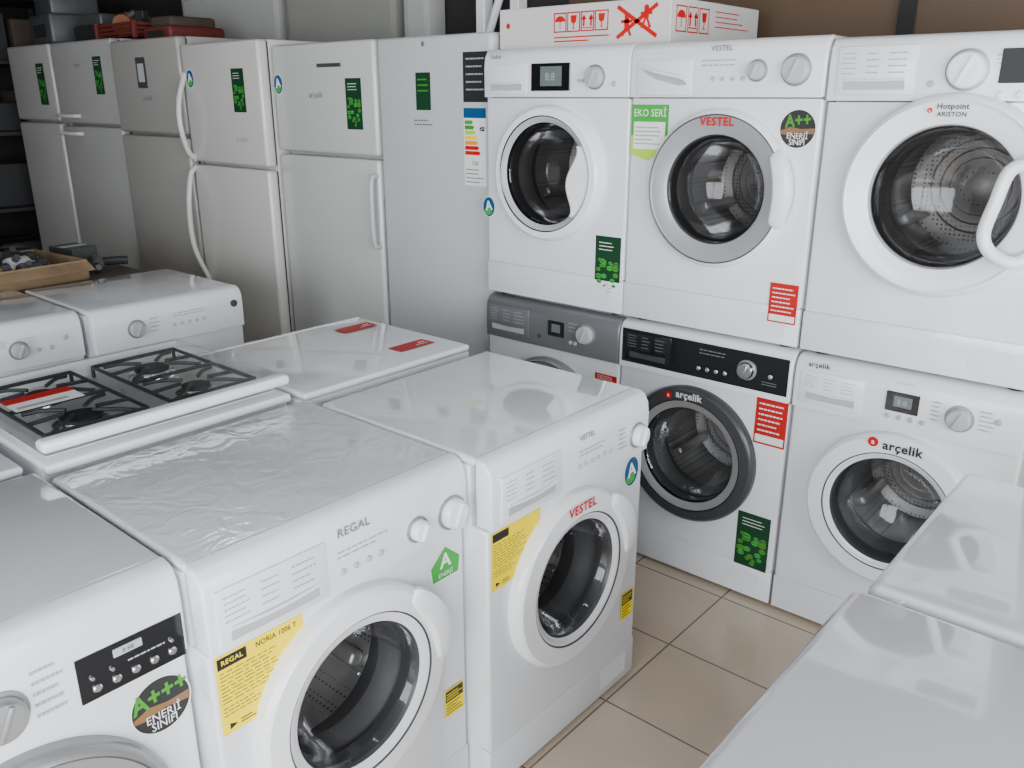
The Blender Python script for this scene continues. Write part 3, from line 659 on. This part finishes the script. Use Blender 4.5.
PAINT=mat('off_white_paint',(.50,.50,.48),.7,0,0,.04,2)
PANELW=mat('dull_white_panel',(.36,.36,.34),.6,0,0,.04,2)
PANEL=mat('grey_panel',(.24,.24,.22),.5,0,0,.03,3)
CEIL=mat('ceiling_paint',(.15,.15,.16),.8,0,0,.03,2)
XL,XR,YN,YB,H=-7.3,2.6,-3.2,3.1,2.9
def st(name,*a,m=PAINT):
    o=MB().box(*a,m).obj(name,None,None,weld=False,smooth=False); o['kind']='structure'; return o
st('floor',XL,XR,YN,YB,-.05,0,m=TILE)
st('ceiling',XL,XR,YN,YB,H,H+.05,m=CEIL)
st('wall_back',-2.35,XR,YB,YB+.1,0,H,m=WALLB)
st('wall_back.001',XL,-2.35,YB,YB+.1,0,H,m=WALLD)
st('wall_left',XL-.1,XL,YN,YB,0,H,m=WALLD)
st('wall_front',XL,XR,YN-.1,YN,0,.35); st('wall_front.001',XL,XR,YN-.1,YN,2.6,H); st('wall_front.002',XL,-3.2,YN-.1,YN,.35,2.6,m=WALLB)
st('wall_right',XR,XR+.1,YN,YB,0,.35); st('wall_right.001',XR,XR+.1,YN,YB,2.6,H); st('wall_right.002',XR,XR+.1,1.6,YB,.35,2.6)
w=MB()
for x in(-3.2,-1.75,-.3,1.15,2.55): w.box(x,x+.06,YN-.08,YN-.02,.35,2.6,DGREY)
w.obj('window_1',weld=False,smooth=False)['kind']='structure'
w=MB()
for y in(-3.2,-1.6,0.,1.54): w.box(XR+.02,XR+.08,y,y+.06,.35,2.6,DGREY)
w.obj('window_2',weld=False,smooth=False)['kind']='structure'
def pan(name,x0,x1,y0,y1,z0,z1,m):
    E=MB().box(x0,x1,y0,y1,z0,z1,m,.006,2).box(x0+.03,x1-.03,y0-.003,y0,z0+.05,z1-.04,m,.001,1)
    o=E.obj(name,None,weld=False); o['kind']='structure'; return o
pan('trim_1',-5.30,-4.30,3.02,3.09,1.6,2.14,PANELW)
pan('trim_2',-4.20,-3.32,3.0,3.09,1.5,2.6,PANEL)
pan('trim_3',-3.24,-3.07,2.98,3.09,0.0,2.88,PANELW)
pan('trim_5',-.98,-.972,3.085,3.097,1.5,2.88,WALLD)
fr=MB()
for x in(-2.82,-2.62): fr.box(x,x+.05,3.03,3.09,1.5,2.88,WHITEB,.003,1)
fr.tube([(-2.80,3.04,1.7),(-2.60,3.04,2.15)],.018,WHITEB,8,1)
fr.box(-2.82,-2.4,3.03,3.09,2.1,2.15,WHITEB,.003,1)
fr.obj('trim_4',weld=False)['kind']='structure'
# ---------------------------------------------------------------- lights
def area(name,loc,rot,sx,sy,p,col):
    l=bpy.data.lights.new(name,'AREA'); l.shape='RECTANGLE'; l.size=sx; l.size_y=sy; l.energy=p; l.color=col
    o=bpy.data.objects.new(name,l); COL.objects.link(o); o.location=loc; o.rotation_euler=[R_(a) for a in rot]; return o
area('storefront_daylight',(.5,YN-.15,1.5),(90,0,0),4.0,2.2,285,(.91,.955,1.0))
area('side_daylight',(XR+.15,-.8,1.5),(90,0,90),4.7,2.2,380,(.93,.965,1.0))
em=mat('tube_glow',(1,1,1),.5); b=em.node_tree.nodes['Principled BSDF']; b.inputs['Emission Color'].default_value=(.97,.98,1,1); b.inputs['Emission Strength'].default_value=10
def fixture(x,y):
    E=empty('added_fixture',(x,y,H),0,'white ceiling fluorescent fixture with two tubes, added for highlights','added ceiling lamp','ceiling fixtures added for highlights')  # out-of-view lamps, added to put highlights on the glossy tops
    MB().box(-.6,.6,-.08,.08,-.05,-.001,WHITEB,.004,1).obj('housing',E)
    for s in(-.04,.04): MB().tube([(-.57,s,-.065),(.57,s,-.065)],.013,em,10,1).obj('tube',E)
for x,y in((-.4,1.0),(-2.6,1.6),(-5.0,1.2)): fixture(x,y)
W=bpy.data.worlds.new('World'); S.world=W; W.use_nodes=True
W.node_tree.nodes['Background'].inputs[0].default_value=(.84,.91,1,1); W.node_tree.nodes['Background'].inputs[1].default_value=.9
# ---------------------------------------------------------------- camera
c=bpy.data.cameras.new('camera'); c.lens=850/1024*36; c.sensor_width=36; c.clip_start=.02
co=bpy.data.objects.new('camera',c); COL.objects.link(co); co.location=(0,0,1.55); co.rotation_euler=(R_(90-18.7),0,R_(40.7)); S.camera=co
